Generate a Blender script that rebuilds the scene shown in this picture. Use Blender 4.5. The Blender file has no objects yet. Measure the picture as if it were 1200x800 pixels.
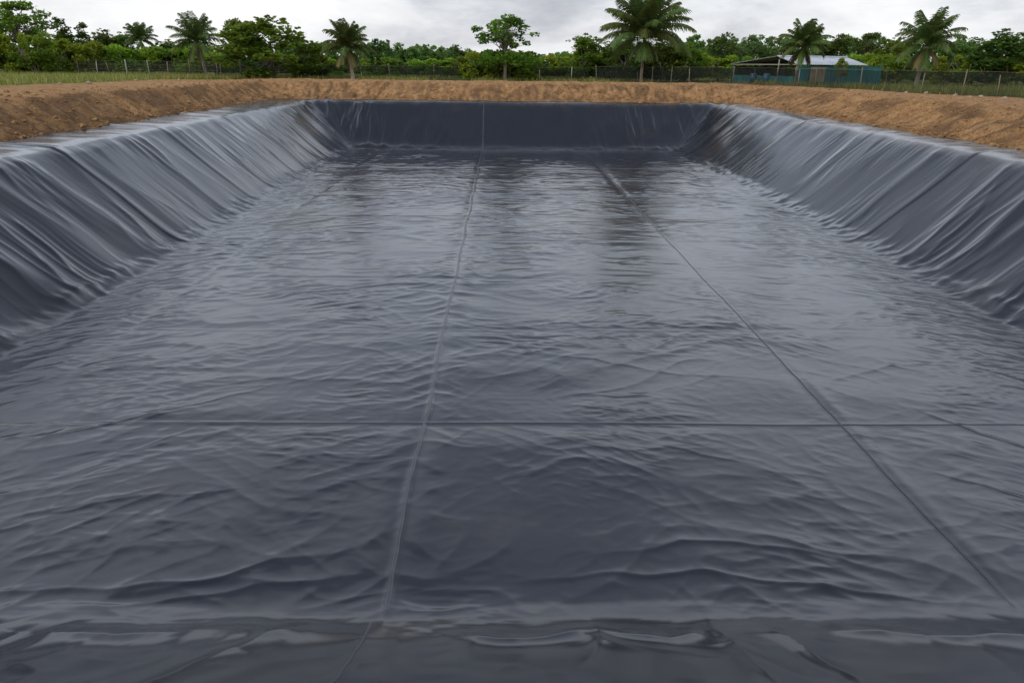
import bpy, math, random
import numpy as np
from mathutils import Vector, Matrix
random.seed(7)
RNG = np.random.default_rng(7)
S = bpy.context.scene
C = S.collection
PI = math.pi

# ------------------------------------------------------------------ camera
F = 800.0            # focal length in photo pixels (1200 wide)
EYE = np.array([0.0, 0.0, 2.7])
def camera_axes(vx=587, vy=74, roll=0.6):
    r = math.radians(roll)
    fwd = np.array([vx - 600, vy - 400, F]); fwd /= np.linalg.norm(fwd)
    t = np.array([math.cos(r), math.sin(r), 0])
    up = np.cross(fwd, t); up /= np.linalg.norm(up)
    if up[1] > 0: up = -up
    right = np.cross(up, fwd)
    if right[0] < 0: right = -right
    return np.array([right, fwd, up])
CAM = camera_axes()
def at(px, py, Y):
    """world point seen at a photo position, at distance Y along the pond"""
    d = CAM @ np.array([px - 600, py - 400, F])
    return EYE + d * (Y / d[1])
cam = bpy.data.cameras.new('camera')
cam.lens = 24.0; cam.sensor_width = 36.0; cam.clip_end = 6000; cam.clip_start = 0.05
cam_o = bpy.data.objects.new('camera', cam); C.objects.link(cam_o)
mx = Matrix.Identity(4)
for i in range(3):
    mx[i][0] = CAM[i][0]; mx[i][1] = -CAM[i][1]; mx[i][2] = -CAM[i][2]; mx[i][3] = EYE[i]
cam_o.matrix_world = mx
S.camera = cam_o

# ------------------------------------------------------------------ noise
_perm = np.random.default_rng(3).permutation(256)
_perm = np.concatenate([_perm, _perm])
_ang = np.random.default_rng(4).uniform(0, 2 * PI, 256)
_gx, _gy = np.cos(_ang).astype(np.float32), np.sin(_ang).astype(np.float32)
def perlin(x, y, seed=0):
    x = np.asarray(x, np.float32) + seed * 17.31; y = np.asarray(y, np.float32) + seed * 9.73
    xi = np.floor(x).astype(np.int32); yi = np.floor(y).astype(np.int32)
    xf = x - xi; yf = y - yi
    u = xf * xf * xf * (xf * (xf * 6 - 15) + 10); v = yf * yf * yf * (yf * (yf * 6 - 15) + 10)
    def g(a, b, dx, dy):
        h = _perm[_perm[(xi + a) & 255] + ((yi + b) & 255)]
        return _gx[h] * dx + _gy[h] * dy
    n00 = g(0, 0, xf, yf); n10 = g(1, 0, xf - 1, yf); n01 = g(0, 1, xf, yf - 1); n11 = g(1, 1, xf - 1, yf - 1)
    a = n00 + u * (n10 - n00); b = n01 + u * (n11 - n01)
    return (a + v * (b - a)) * 1.5
def ridge(x, y, seed=0, k=0.06):
    n = perlin(x, y, seed)
    return np.clip(1.0 - np.sqrt(n * n + k * k), 0, 1)      # rounded crest
def sst(a, b, x):
    t = np.clip((x - a) / (b - a), 0, 1); return t * t * (3 - 2 * t)
def smax(a, b, k):
    return 0.5 * (a + b + np.sqrt((a - b) ** 2 + k * k))
def smin(a, b, k):
    return 0.5 * (a + b - np.sqrt((a - b) ** 2 + k * k))

# ------------------------------------------------------------------ object helpers
def new_mesh(name, verts, faces=None, quads=None, tris=None, mat=None, smooth=True):
    me = bpy.data.meshes.new(name)
    if faces is not None:
        me.from_pydata([tuple(v) for v in verts], [], faces)
    else:
        verts = np.asarray(verts, np.float32)
        me.vertices.add(len(verts)); me.vertices.foreach_set('co', verts.ravel())
        f = np.asarray(quads if quads is not None else tris, np.int32); k = f.shape[1]
        me.loops.add(f.size); me.loops.foreach_set('vertex_index', f.ravel())
        me.polygons.add(len(f)); me.polygons.foreach_set('loop_start', np.arange(0, f.size, k, dtype=np.int32))
        me.update(calc_edges=True)
    me.polygons.foreach_set('use_smooth', np.full(len(me.polygons), smooth))
    if mat: me.materials.append(mat)
    me.update()
    return me
def link(name, me, parent=None, loc=None):
    o = bpy.data.objects.new(name, me); C.objects.link(o)
    if parent: o.parent = parent
    if loc is not None: o.location = loc
    return o
def tag(o, label=None, cat=None, group=None, kind=None):
    if label: o['label'] = label
    if cat: o['category'] = cat
    if group: o['group'] = group
    if kind: o['kind'] = kind
    return o
def thing(name, label, cat, loc=(0, 0, 0), rz=0.0, group=None):
    o = bpy.data.objects.new(name, None); C.objects.link(o)
    o.location = loc; o.rotation_euler = (0, 0, rz)
    o.empty_display_size = 0.3
    return tag(o, label, cat, group)
class MB:
    def __init__(s): s.v = []; s.f = []
    def add(s, v, f):
        b = len(s.v); s.v += [tuple(q) for q in v]; s.f += [tuple(b + i for i in q) for q in f]
    def box(s, c, h, R=None):
        c = Vector(c); pts = []
        for dx in (-1, 1):
            for dy in (-1, 1):
                for dz in (-1, 1):
                    p = Vector((dx * h[0], dy * h[1], dz * h[2]))
                    if R is not None: p = R @ p
                    pts.append(c + p)
        s.add(pts, [(0, 1, 3, 2), (4, 6, 7, 5), (0, 4, 5, 1), (2, 3, 7, 6), (0, 2, 6, 4), (1, 5, 7, 3)])
    def tube(s, pts, rad, n=7, cap=True):
        pts = [Vector(p) for p in pts]
        if not hasattr(rad, '__len__'): rad = [rad] * len(pts)
        rings = []
        ref = Vector((1, 0, 0.13)).normalized()
        for i, p in enumerate(pts):
            d = (pts[min(i + 1, len(pts) - 1)] - pts[max(i - 1, 0)]).normalized()
            a = d.cross(ref)
            if a.length < 1e-3: a = d.cross(Vector((0, 1, 0)))
            a.normalize(); b = d.cross(a)
            rings.append([p + (a * math.cos(2 * PI * k / n) + b * math.sin(2 * PI * k / n)) * rad[i] for k in range(n)])
        base = len(s.v)
        for r in rings: s.v += [tuple(q) for q in r]
        for i in range(len(rings) - 1):
            for k in range(n):
                k2 = (k + 1) % n
                s.f.append((base + i * n + k, base + i * n + k2, base + (i + 1) * n + k2, base + (i + 1) * n + k))
        if cap:
            s.f.append(tuple(base + k for k in range(n))[::-1])
            s.f.append(tuple(base + (len(rings) - 1) * n + k for k in range(n)))
    def mesh(s, name, mat, smooth=True): return new_mesh(name, s.v, faces=s.f, mat=mat, smooth=smooth)
    def build(s, name, mat, parent=None, smooth=True): return link(name, s.mesh(name, mat, smooth), parent)

# ------------------------------------------------------------------ materials
def mat(name):
    m = bpy.data.materials.new(name); m.use_nodes = True
    nt = m.node_tree; b = nt.nodes['Principled BSDF']
    return m, nt, b
def N(nt, typ, **kw):
    n = nt.nodes.new(typ)
    for k, v in kw.items():
        if k in n.inputs: n.inputs[k].default_value = v
        else: setattr(n, k, v)
    return n
def ramp(nt, src, stops):
    r = nt.nodes.new('ShaderNodeValToRGB'); e = r.color_ramp.elements
    while len(e) < len(stops): e.new(0.5)
    for i, (p, c) in enumerate(stops):
        e[i].position = p; e[i].color = (*c, 1) if len(c) == 3 else c
    nt.links.new(src, r.inputs[0]); return r
def noise(nt, vec, scale, detail=4, rough=0.55):
    n = nt.nodes.new('ShaderNodeTexNoise'); n.inputs['Scale'].default_value = scale
    n.inputs['Detail'].default_value = detail; n.inputs['Roughness'].default_value = rough
    if vec is not None: nt.links.new(vec, n.inputs['Vector'])
    return n
def mapping(nt, scale=(1, 1, 1), rot=(0, 0, 0)):
    tc = nt.nodes.new('ShaderNodeTexCoord'); mp = nt.nodes.new('ShaderNodeMapping')
    mp.inputs['Scale'].default_value = scale; mp.inputs['Rotation'].default_value = rot
    nt.links.new(tc.outputs['Object'], mp.inputs['Vector']); return mp.outputs[0]
def mix(nt, fac, a, b, blend='MIX'):
    m = nt.nodes.new('ShaderNodeMix'); m.data_type = 'RGBA'; m.blend_type = blend
    for sock, v in ((m.inputs[0], fac), (m.inputs[6], a), (m.inputs[7], b)):
        if hasattr(v, 'links') or isinstance(v, bpy.types.NodeSocket): nt.links.new(v, sock)
        else: sock.default_value = v if not isinstance(v, tuple) or len(v) == 4 else (*v, 1)
    return m.outputs[2]
def math_(nt, op, a, b=None, c=None):
    m = nt.nodes.new('ShaderNodeMath'); m.operation = op
    for i, v in enumerate((a, b, c)):
        if v is None: continue
        if isinstance(v, bpy.types.NodeSocket): nt.links.new(v, m.inputs[i])
        else: m.inputs[i].default_value = v
    return m.outputs[0]
def bump(nt, bsdf, h, strength=0.3, dist=0.02):
    b = nt.nodes.new('ShaderNodeBump'); b.inputs['Strength'].default_value = strength; b.inputs['Distance'].default_value = dist
    nt.links.new(h, b.inputs['Height']); nt.links.new(b.outputs[0], bsdf.inputs['Normal'])

def make_liner_mat(name, base=(0.0100, 0.0130, 0.0208), rough=0.20):
    m, nt, b = mat(name)
    o = mapping(nt)
    n1 = noise(nt, o, 0.55, 5, 0.6); n2 = noise(nt, o, 6.0, 5, 0.6); n3 = noise(nt, o, 55, 3)
    # thin dried mud film: brown patches
    n4 = noise(nt, o, 0.33, 6, 0.62)
    film = ramp(nt, n4.outputs[0], [(0.60, (0, 0, 0)), (0.72, (1, 1, 1))])
    at_ = nt.nodes.new('ShaderNodeAttribute'); at_.attribute_name = 'dust'
    brk = ramp(nt, noise(nt, o, 2.6, 6, 0.65).outputs[0], [(0.40, (0, 0, 0)), (0.60, (1, 1, 1))])
    dust = math_(nt, 'MULTIPLY', at_.outputs['Fac'], brk.outputs[0])
    c1 = mix(nt, n1.outputs[0], tuple(v * 0.86 for v in base), tuple(v * 1.14 for v in base))
    c2 = mix(nt, math_(nt, 'MULTIPLY', film.outputs[0], 0.26), c1, (0.075, 0.058, 0.042))
    c3 = mix(nt, math_(nt, 'MULTIPLY', dust, 0.75), c2, (0.20, 0.135, 0.085))
    nt.links.new(c3, b.inputs['Base Color'])
    r = math_(nt, 'MULTIPLY_ADD', n1.outputs[0], 0.08, rough - 0.04)
    r = math_(nt, 'MULTIPLY_ADD', film.outputs[0], 0.05, r)
    r = math_(nt, 'MULTIPLY_ADD', dust, 0.4, r)
    nt.links.new(r, b.inputs['Roughness'])
    b.inputs['IOR'].default_value = 1.58
    bump(nt, b, n2.outputs[0], 0.05, 0.01)
    return m
M_LINER = make_liner_mat('black_liner_plastic')
M_SEAM = make_liner_mat('liner_weld_plastic', (0.030, 0.035, 0.046), 0.30)

def make_soil_mat():
    m, nt, b = mat('orange_clay_soil')
    o = mapping(nt)
    n1 = noise(nt, o, 0.22, 5, 0.6); n2 = noise(nt, o, 2.4, 7, 0.7); n3 = noise(nt, o, 14, 6, 0.7); n4 = noise(nt, o, 45, 4, 0.7)
    c = ramp(nt, n2.outputs[0], [(0.32, (0.20, 0.105, 0.046)), (0.45, (0.47, 0.265, 0.115)), (0.58, (0.60, 0.365, 0.172)), (0.74, (0.70, 0.48, 0.26))])
    c = mix(nt, math_(nt, 'MULTIPLY', n1.outputs[0], 0.5), c.outputs[0], (0.22, 0.115, 0.055))
    pk = ramp(nt, n3.outputs[0], [(0.33, (0.10, 0.05, 0.025)), (0.5, (0.5, 0.5, 0.5)), (0.75, (0.8, 0.72, 0.62))])
    c = mix(nt, 0.55, c, pk.outputs[0], 'OVERLAY')
    # soil darkening: shade painted on left bank and face streaks, plus darker patches
    dp = nt.nodes.new('ShaderNodeAttribute'); dp.attribute_name = 'shade_dark'
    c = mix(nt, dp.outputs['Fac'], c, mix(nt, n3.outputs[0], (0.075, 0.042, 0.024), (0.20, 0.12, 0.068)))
    # grass
    ga = nt.nodes.new('ShaderNodeAttribute'); ga.attribute_name = 'grass'
    gc = ramp(nt, noise(nt, o, 1.1, 6, 0.7).outputs[0], [(0.3, (0.09, 0.12, 0.022)), (0.55, (0.16, 0.18, 0.04)), (0.75, (0.27, 0.23, 0.085))])
    gb = math_(nt, 'ADD', ga.outputs['Fac'], math_(nt, 'MULTIPLY_ADD', n3.outputs[0], 0.9, -0.45))
    gb = ramp(nt, gb, [(0.42, (0, 0, 0)), (0.58, (1, 1, 1))])
    c = mix(nt, gb.outputs[0], c, gc.outputs[0])
    nt.links.new(c, b.inputs['Base Color'])
    b.inputs['Roughness'].default_value = 0.95
    b.inputs['Specular IOR Level'].default_value = 0.15
    h = math_(nt, 'MULTIPLY_ADD', n3.outputs[0], 0.5, n2.outputs[0]); h = math_(nt, 'MULTIPLY_ADD', n4.outputs[0], 0.2, h)
    bump(nt, b, h, 1.0, 0.22)
    return m
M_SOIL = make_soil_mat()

def leaf_mat(name, c0, c1, trans=0.5):
    m, nt, b = mat(name)
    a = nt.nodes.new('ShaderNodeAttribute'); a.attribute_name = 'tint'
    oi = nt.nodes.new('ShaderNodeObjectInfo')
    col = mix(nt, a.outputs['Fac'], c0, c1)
    hs = nt.nodes.new('ShaderNodeHueSaturation')
    nt.links.new(math_(nt, 'MULTIPLY_ADD', oi.outputs['Random'], 0.05, 0.475), hs.inputs['Hue'])
    nt.links.new(math_(nt, 'MULTIPLY_ADD', oi.outputs['Random'], 0.45, 0.88), hs.inputs['Value'])
    nt.links.new(col, hs.inputs['Color'])
    nt.links.new(hs.outputs[0], b.inputs['Base Color'])
    b.inputs['Roughness'].default_value = 0.6; b.inputs['Specular IOR Level'].default_value = 0.12
    tr = nt.nodes.new('ShaderNodeBsdfTranslucent'); nt.links.new(hs.outputs[0], tr.inputs[0])
    ms = nt.nodes.new('ShaderNodeMixShader'); ms.inputs[0].default_value = trans
    nt.links.new(b.outputs[0], ms.inputs[1]); nt.links.new(tr.outputs[0], ms.inputs[2])
    nt.links.new(ms.outputs[0], nt.nodes['Material Output'].inputs[0])
    return m
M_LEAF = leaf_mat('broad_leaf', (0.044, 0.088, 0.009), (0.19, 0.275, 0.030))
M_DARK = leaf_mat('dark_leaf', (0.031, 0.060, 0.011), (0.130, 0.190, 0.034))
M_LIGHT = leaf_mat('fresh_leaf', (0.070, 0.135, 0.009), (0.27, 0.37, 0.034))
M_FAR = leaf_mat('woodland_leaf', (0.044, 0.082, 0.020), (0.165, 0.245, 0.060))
M_PALM = leaf_mat('palm_leaf', (0.040, 0.070, 0.018), (0.135, 0.180, 0.048), 0.25)
M_DRY = leaf_mat('dry_palm_leaf', (0.10, 0.085, 0.035), (0.20, 0.17, 0.07), 0.25)
M_GRASS = leaf_mat('grass_blade', (0.12, 0.15, 0.026), (0.34, 0.31, 0.10), 0.3)

def simple(name, c0, c1, scale=8, rough=0.8, metal=0.0, stretch=(1, 1, 1), bs=0.3, bd=0.01):
    m, nt, b = mat(name)
    n = noise(nt, mapping(nt, stretch), scale, 5, 0.6)
    r = ramp(nt, n.outputs[0], [(0.3, c0), (0.7, c1)])
    nt.links.new(r.outputs[0], b.inputs['Base Color'])
    b.inputs['Roughness'].default_value = rough; b.inputs['Metallic'].default_value = metal
    bump(nt, b, n.outputs[0], bs, bd); return m
M_BARK = simple('grey_brown_bark', (0.11, 0.085, 0.065), (0.27, 0.22, 0.17), 6, 0.9, 0, (1, 1, 0.3))
M_PALEBARK = simple('pale_palm_bark', (0.24, 0.19, 0.14), (0.42, 0.35, 0.28), 5, 0.9, 0, (1, 1, 4))
M_POST = simple('weathered_wood', (0.10, 0.08, 0.06), (0.24, 0.20, 0.155), 7, 0.9, 0, (1, 1, 0.25))
M_POSTPALE = simple('pale_post', (0.26, 0.24, 0.20), (0.42, 0.39, 0.33), 7, 0.85, 0, (1, 1, 0.25))
M_WIRE = simple('rusty_wire', (0.10, 0.075, 0.06), (0.2, 0.16, 0.13), 20, 0.7, 0.3)
M_ROOF = simple('corrugated_metal', (0.42, 0.45, 0.50), (0.60, 0.63, 0.68), 1.2, 0.45, 0.35, (1, 0.3, 1), 0.05)
M_TIN = simple('old_tin', (0.26, 0.25, 0.23), (0.46, 0.44, 0.40), 2, 0.6, 0.2)
M_TEAL = simple('teal_netting', (0.011, 0.095, 0.10), (0.028, 0.19, 0.19), 2.2, 0.8, 0, (1, 1, 0.35))
M_TAN = simple('tan_sheet', (0.20, 0.15, 0.10), (0.34, 0.27, 0.19), 2.5, 0.85)
M_INT = simple('dark_timber', (0.035, 0.03, 0.026), (0.09, 0.075, 0.06), 3, 0.9)
M_STONE = simple('pale_stone', (0.26, 0.18, 0.12), (0.44, 0.33, 0.23), 6, 0.9)
M_BLUE = simple('blue_plastic', (0.012, 0.07, 0.13), (0.025, 0.11, 0.18), 2, 0.5)
def net_mat(name, col, lo, hi):
    m, nt, b = mat(name)
    n = noise(nt, mapping(nt, (1, 1, 0.6)), 0.9, 5, 0.65)
    f = math_(nt, 'MULTIPLY_ADD', n.outputs[0], hi - lo, lo)
    b.inputs['Base Color'].default_value = (*col, 1); b.inputs['Roughness'].default_value = 0.9
    b.inputs['Specular IOR Level'].default_value = 0.1
    tr = nt.nodes.new('ShaderNodeBsdfTransparent'); ms = nt.nodes.new('ShaderNodeMixShader')
    nt.links.new(f, ms.inputs[0]); nt.links.new(tr.outputs[0], ms.inputs[1]); nt.links.new(b.outputs[0], ms.inputs[2])
    nt.links.new(ms.outputs[0], nt.nodes['Material Output'].inputs[0]); return m
M_NET = net_mat('dark_shade_net', (0.018, 0.022, 0.018), 0.32, 0.85)
M_NETTHIN = net_mat('thin_wire_mesh', (0.05, 0.045, 0.04), 0.12, 0.45)

# ------------------------------------------------------------------ pond shape
XL, XR, YF, YN = -10.35, 12.30, 49.5, 6.0       # toe of the banks
DEPTH, RUN = 3.1, 4.05
XC, W = (XL + XR) / 2, (XR - XL) / 2
YC, L = (YF + YN) / 2, (YF - YN) / 2
FOOT = dict(l=1.95, r=1.25, f=0.55, n=0.7)       # flat shelf between crest and soil bank
def dists(x, y):
    dy = np.abs(y - YC) - L
    return np.abs(x - XC) - W, np.where((y < YN), dy * 0.78, dy)
def base_d(x, y):
    dx, dy = dists(x, y)
    return smax(dx, dy, 0.9) - 0.0
def base_z(d):
    t = smax(d, 0.0, 0.16)
    t = smin(t, RUN, 0.14)
    t = smax(t * 0.42, t - 0.36 + 0.0 * t, 0.14) * RUN / (RUN - 0.36)
    return -DEPTH + DEPTH * t / RUN + 0.05 * np.clip(d - RUN, 0, 5) * 0.8

def polyline_dist(x, y, pts):
    best = np.full(x.shape, 1e9, np.float32); side = np.zeros_like(best); tt = np.zeros_like(best)
    n = len(pts) - 1
    for i in range(n):
        ax, ay = pts[i]; bx, by = pts[i + 1]
        vx, vy = bx - ax, by - ay; l2 = vx * vx + vy * vy
        t = np.clip(((x - ax) * vx + (y - ay) * vy) / l2, 0, 1)
        ex, ey = x - ax - t * vx, y - ay - t * vy
        d = np.sqrt(ex * ex + ey * ey); s = np.sign(vx * ey - vy * ex)
        k = d < best
        best = np.where(k, d, best); side = np.where(k, s, side); tt = np.where(k, (i + t) / n, tt)
    return best, side, tt

SEAMS_LONG = [-8.55, -1.30, 5.94]
SEAMS_CROSS = [10.4, 14.85, 18.85, 23.3, 27.7, 32.1, 36.5, 41.0]
SEAM_BANK = 22.6
# single pinched folds on the floor near the camera (ground plan, height, width)
CREASES = [
    ([(0.3, 6.55), (1.4, 6.7), (2.6, 6.62), (4.2, 6.35), (5.6, 6.02)], 0.055, 0.10),
    ([(1.2, 6.95), (2.4, 7.25), (3.6, 7.12), (5.2, 6.5)], 0.05, 0.12),
    ([(-6.5, 6.35), (-4.6, 6.42), (-3.3, 6.62), (-2.2, 7.1)], 0.055, 0.11),
    ([(-5.4, 6.1), (-4.0, 6.2), (-2.4, 6.55), (-1.4, 6.7)], 0.035, 0.10),
    ([(-7.6, 7.5), (-5.4, 8.2), (-3.6, 8.5)], 0.035, 0.14),
    ([(-9.6, 9.6), (-7.4, 10.0), (-5.2, 11.2), (-4.4, 11.9)], 0.045, 0.12),
    ([(2.2, 9.9), (3.2, 9.35), (4.0, 9.1)], 0.03, 0.10),
    ([(7.6, 11.0), (8.3, 10.1), (9.2, 9.2)], 0.05, 0.10),
    ([(6.6, 9.0), (7.6, 8.3), (8.8, 7.7)], 0.045, 0.10),
    ([(6.3, 12.1), (8.2, 12.9), (10.2, 13.2)], 0.04, 0.16),
    ([(-6.8, 12.0), (-3.4, 12.2), (-1.6, 11.9)], 0.03, 0.20),
    ([(-4.8, 14.3), (-2.6, 13.6), (-1.5, 12.6)], 0.03, 0.20),
    ([(0.2, 13.6), (2.0, 13.2), (3.6, 12.5), (5.4, 12.3)], 0.03, 0.18),
]
NEAR_CREASES = [
    ([(-2.0, 5.5), (-2.18, 5.2), (-2.3, 4.2), (-2.25, 3.2), (-2.0, 2.2)], 0.055, 0.10),
    ([(-1.3, 5.2), (-1.15, 4.2), (-1.04, 3.2), (-0.9, 2.4)], 0.045, 0.10),
    ([(2.2, 5.5), (2.05, 4.7), (1.85, 3.9), (1.7, 3.0)], 0.055, 0.09),
    ([(2.66, 5.45), (2.6, 4.6), (2.4, 3.5), (2.1, 2.4)], 0.05, 0.09),
    ([(0.95, 5.5), (0.9, 4.9), (0.6, 3.9), (0.5, 2.6)], 0.05, 0.12),
    ([(-4.6, 5.4), (-3.6, 5.15), (-2.5, 5.4)], 0.04, 0.12),
    ([(-3.9, 4.4), (-3.3, 3.9), (-3.0, 2.8)], 0.05, 0.14),
    ([(3.2, 5.3), (4.0, 5.05), (5.2, 5.2)], 0.045, 0.12),
    ([(4.4, 4.9), (3.8, 4.0), (3.2, 2.8)], 0.05, 0.14),
    ([(-0.6, 5.35), (0.0, 5.1), (0.8, 5.3), (1.6, 5.05), (2.1, 5.35)], 0.035, 0.10),
]
def floor_folds(x, y):
    xr = x - XC
    v = y + 0.022 * np.clip(np.abs(xr) - 2.0, 0, 20) ** 2 + 0.70 * perlin(x * 0.20, y * 0.26, 1) + 0.14 * perlin(x * 0.8, y * 0.9, 2)
    far = sst(9, 20, y); vfar = sst(14, 34, y)
    nr = 1 - far
    z = 0.034 * perlin(x * 0.13, v * 0.36, 3)
    z += 0.020 * perlin(x * 0.34, v * 0.70, 4) + 0.006 * nr * perlin(x * 0.9, y * 1.2, 30)
    m = 0.30 + 0.9 * sst(-0.35, 0.45, perlin(x * 0.20, y * 0.18, 5))
    m2 = 0.12 + 1.1 * sst(-0.20, 0.45, perlin(x * 0.36, y * 0.38, 15))
    dg = v + 0.32 * x; dh = v - 0.40 * x
    # far: tight crosswise wrinkles; near: thin crests between slack, smooth areas
    z += far * (0.020 * m * ridge(x * 0.50, v * 1.25, 6, 0.02) ** 1.5)
    z += nr * 0.012 * m2 * ridge(x * 0.55, v * 1.15, 6, 0.03) ** 5
    z += (0.012 + 0.005 * far) * sst(-0.1, 0.4, perlin(x * 0.25, y * 0.3, 11)) * ridge(x * 0.6, dg * 1.4, 12, 0.025) ** (5 - 2.5 * far)
    z += (0.012 + 0.005 * far) * sst(-0.1, 0.4, perlin(x * 0.28, y * 0.3, 13)) * ridge(x * 0.6, dh * 1.4, 14, 0.025) ** (5 - 2.5 * far)
    z += (0.0065 + 0.0095 * far) * m2 * ridge(x * 1.0, v * 2.7, 7, 0.03) ** (4 - 2.5 * far)
    z += (0.005 + 0.003 * far) * m2 * ridge(x * 1.9, (v + 0.18 * x) * 4.8, 8, 0.04) ** (3 - 1.5 * far) + 0.0034 * far * m * ridge(x * 3.0, (v - 0.15 * x) * 8.0, 19, 0.05) ** 1.3
    z += nr * 0.008 * sst(-0.1, 0.4, perlin(x * 0.4, y * 0.45, 31)) * ridge((0.80 * x + 0.60 * y) * 0.8, (0.80 * y - 0.60 * x) * 1.9 + 0.3 * perlin(x, y, 32), 17, 0.03) ** 5
    z += nr * 0.008 * sst(-0.1, 0.4, perlin(x * 0.4, y * 0.45, 33)) * ridge((0.78 * x - 0.62 * y) * 0.8, (0.78 * y + 0.62 * x) * 1.9 + 0.3 * perlin(x, y, 34), 18, 0.03) ** 5
    z += nr * 0.0030 * ridge(x * 2.2 + 0.4 * perlin(x, y, 35), y * 3.0, 36, 0.05) ** 3
    z += nr * 0.0012 * perlin(x * 4.6, y * 7.0, 9)
    z += vfar * (0.040 * m * ridge(x * 0.42, v * 1.6, 16, 0.04) + 0.022 * ridge(x * 0.8, v * 2.6, 37, 0.04))
    # wilder ripples along the foot of the side banks
    e = np.exp(-((W - np.abs(xr)) / 2.6) ** 2)
    z += 0.030 * e * ridge(x * 0.8, (y + 0.55 * np.abs(xr)) * 1.7, 10, 0.03) ** 2.5
    return z
def bank_folds(s, d, lean, seed, amp):
    """s along the crest, d distance up from the toe"""
    t = np.clip(d / RUN, 0, 1)
    q = s + lean * d + 0.13 * perlin(s * 0.45, d * 0.5, seed) + 0.03 * perlin(s * 1.6, d * 1.3, seed + 1)
    near = 1 - sst(13, 27, s)
    env = sst(0, 0.10, t) * (1 - 0.8 * sst(0.90, 1.0, t))
    big = ridge(q * 0.52, d * 0.13 + 3, seed + 2, 0.02) ** 2.5
    mid = ridge(q * 0.95 + 0.25 * perlin(s * 0.6, d * 0.8, seed + 11), d * 0.20 + 5, seed + 3, 0.025) ** 3.5
    fine = ridge(q * 2.5, d * 0.34, seed + 4, 0.04) ** 3
    m = 0.12 + 1.0 * sst(-0.25, 0.45, perlin(s * 0.30, d * 0.35, seed + 5))
    z = env * amp * ((0.050 + 0.11 * near) * big + (0.046 + 0.05 * near) * m * mid + (0.019 + 0.010 * near) * (0.2 + m) * fine)
    z += env * amp * (0.07 + 0.06 * near) * perlin(q * 0.42, d * 0.22, seed + 6)
    z += env * amp * (0.025 + 0.02 * near) * perlin(q * 1.1, d * 0.35, seed + 10)
    # small tucks where the sheet meets the floor
    z += (0.055 if seed != 130 else 0.02) * np.exp(-((d - 0.25) / 0.42) ** 2) * ridge(s * 1.5 + 0.3 * d, d * 1.2, seed + 7, 0.12) ** 2
    z += 0.022 * np.exp(-((d - 0.1) / 0.5) ** 2) * perlin(s * 3.4, d * 2.6, seed + 8)
    # crest edge: gentle scallops
    z += 0.03 * np.exp(-((d - RUN) / 0.5) ** 2) * perlin(s * 0.7, 0 * d, seed + 9)
    return z
def seam_profile(dist, side, h):
    w = 0.055
    return h * np.exp(-(dist / w) ** 2) + 0.5 * h * np.exp(-((dist - 0.02) / 0.22) ** 2) * (0.3 + 0.7 * (side > 0))
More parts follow.
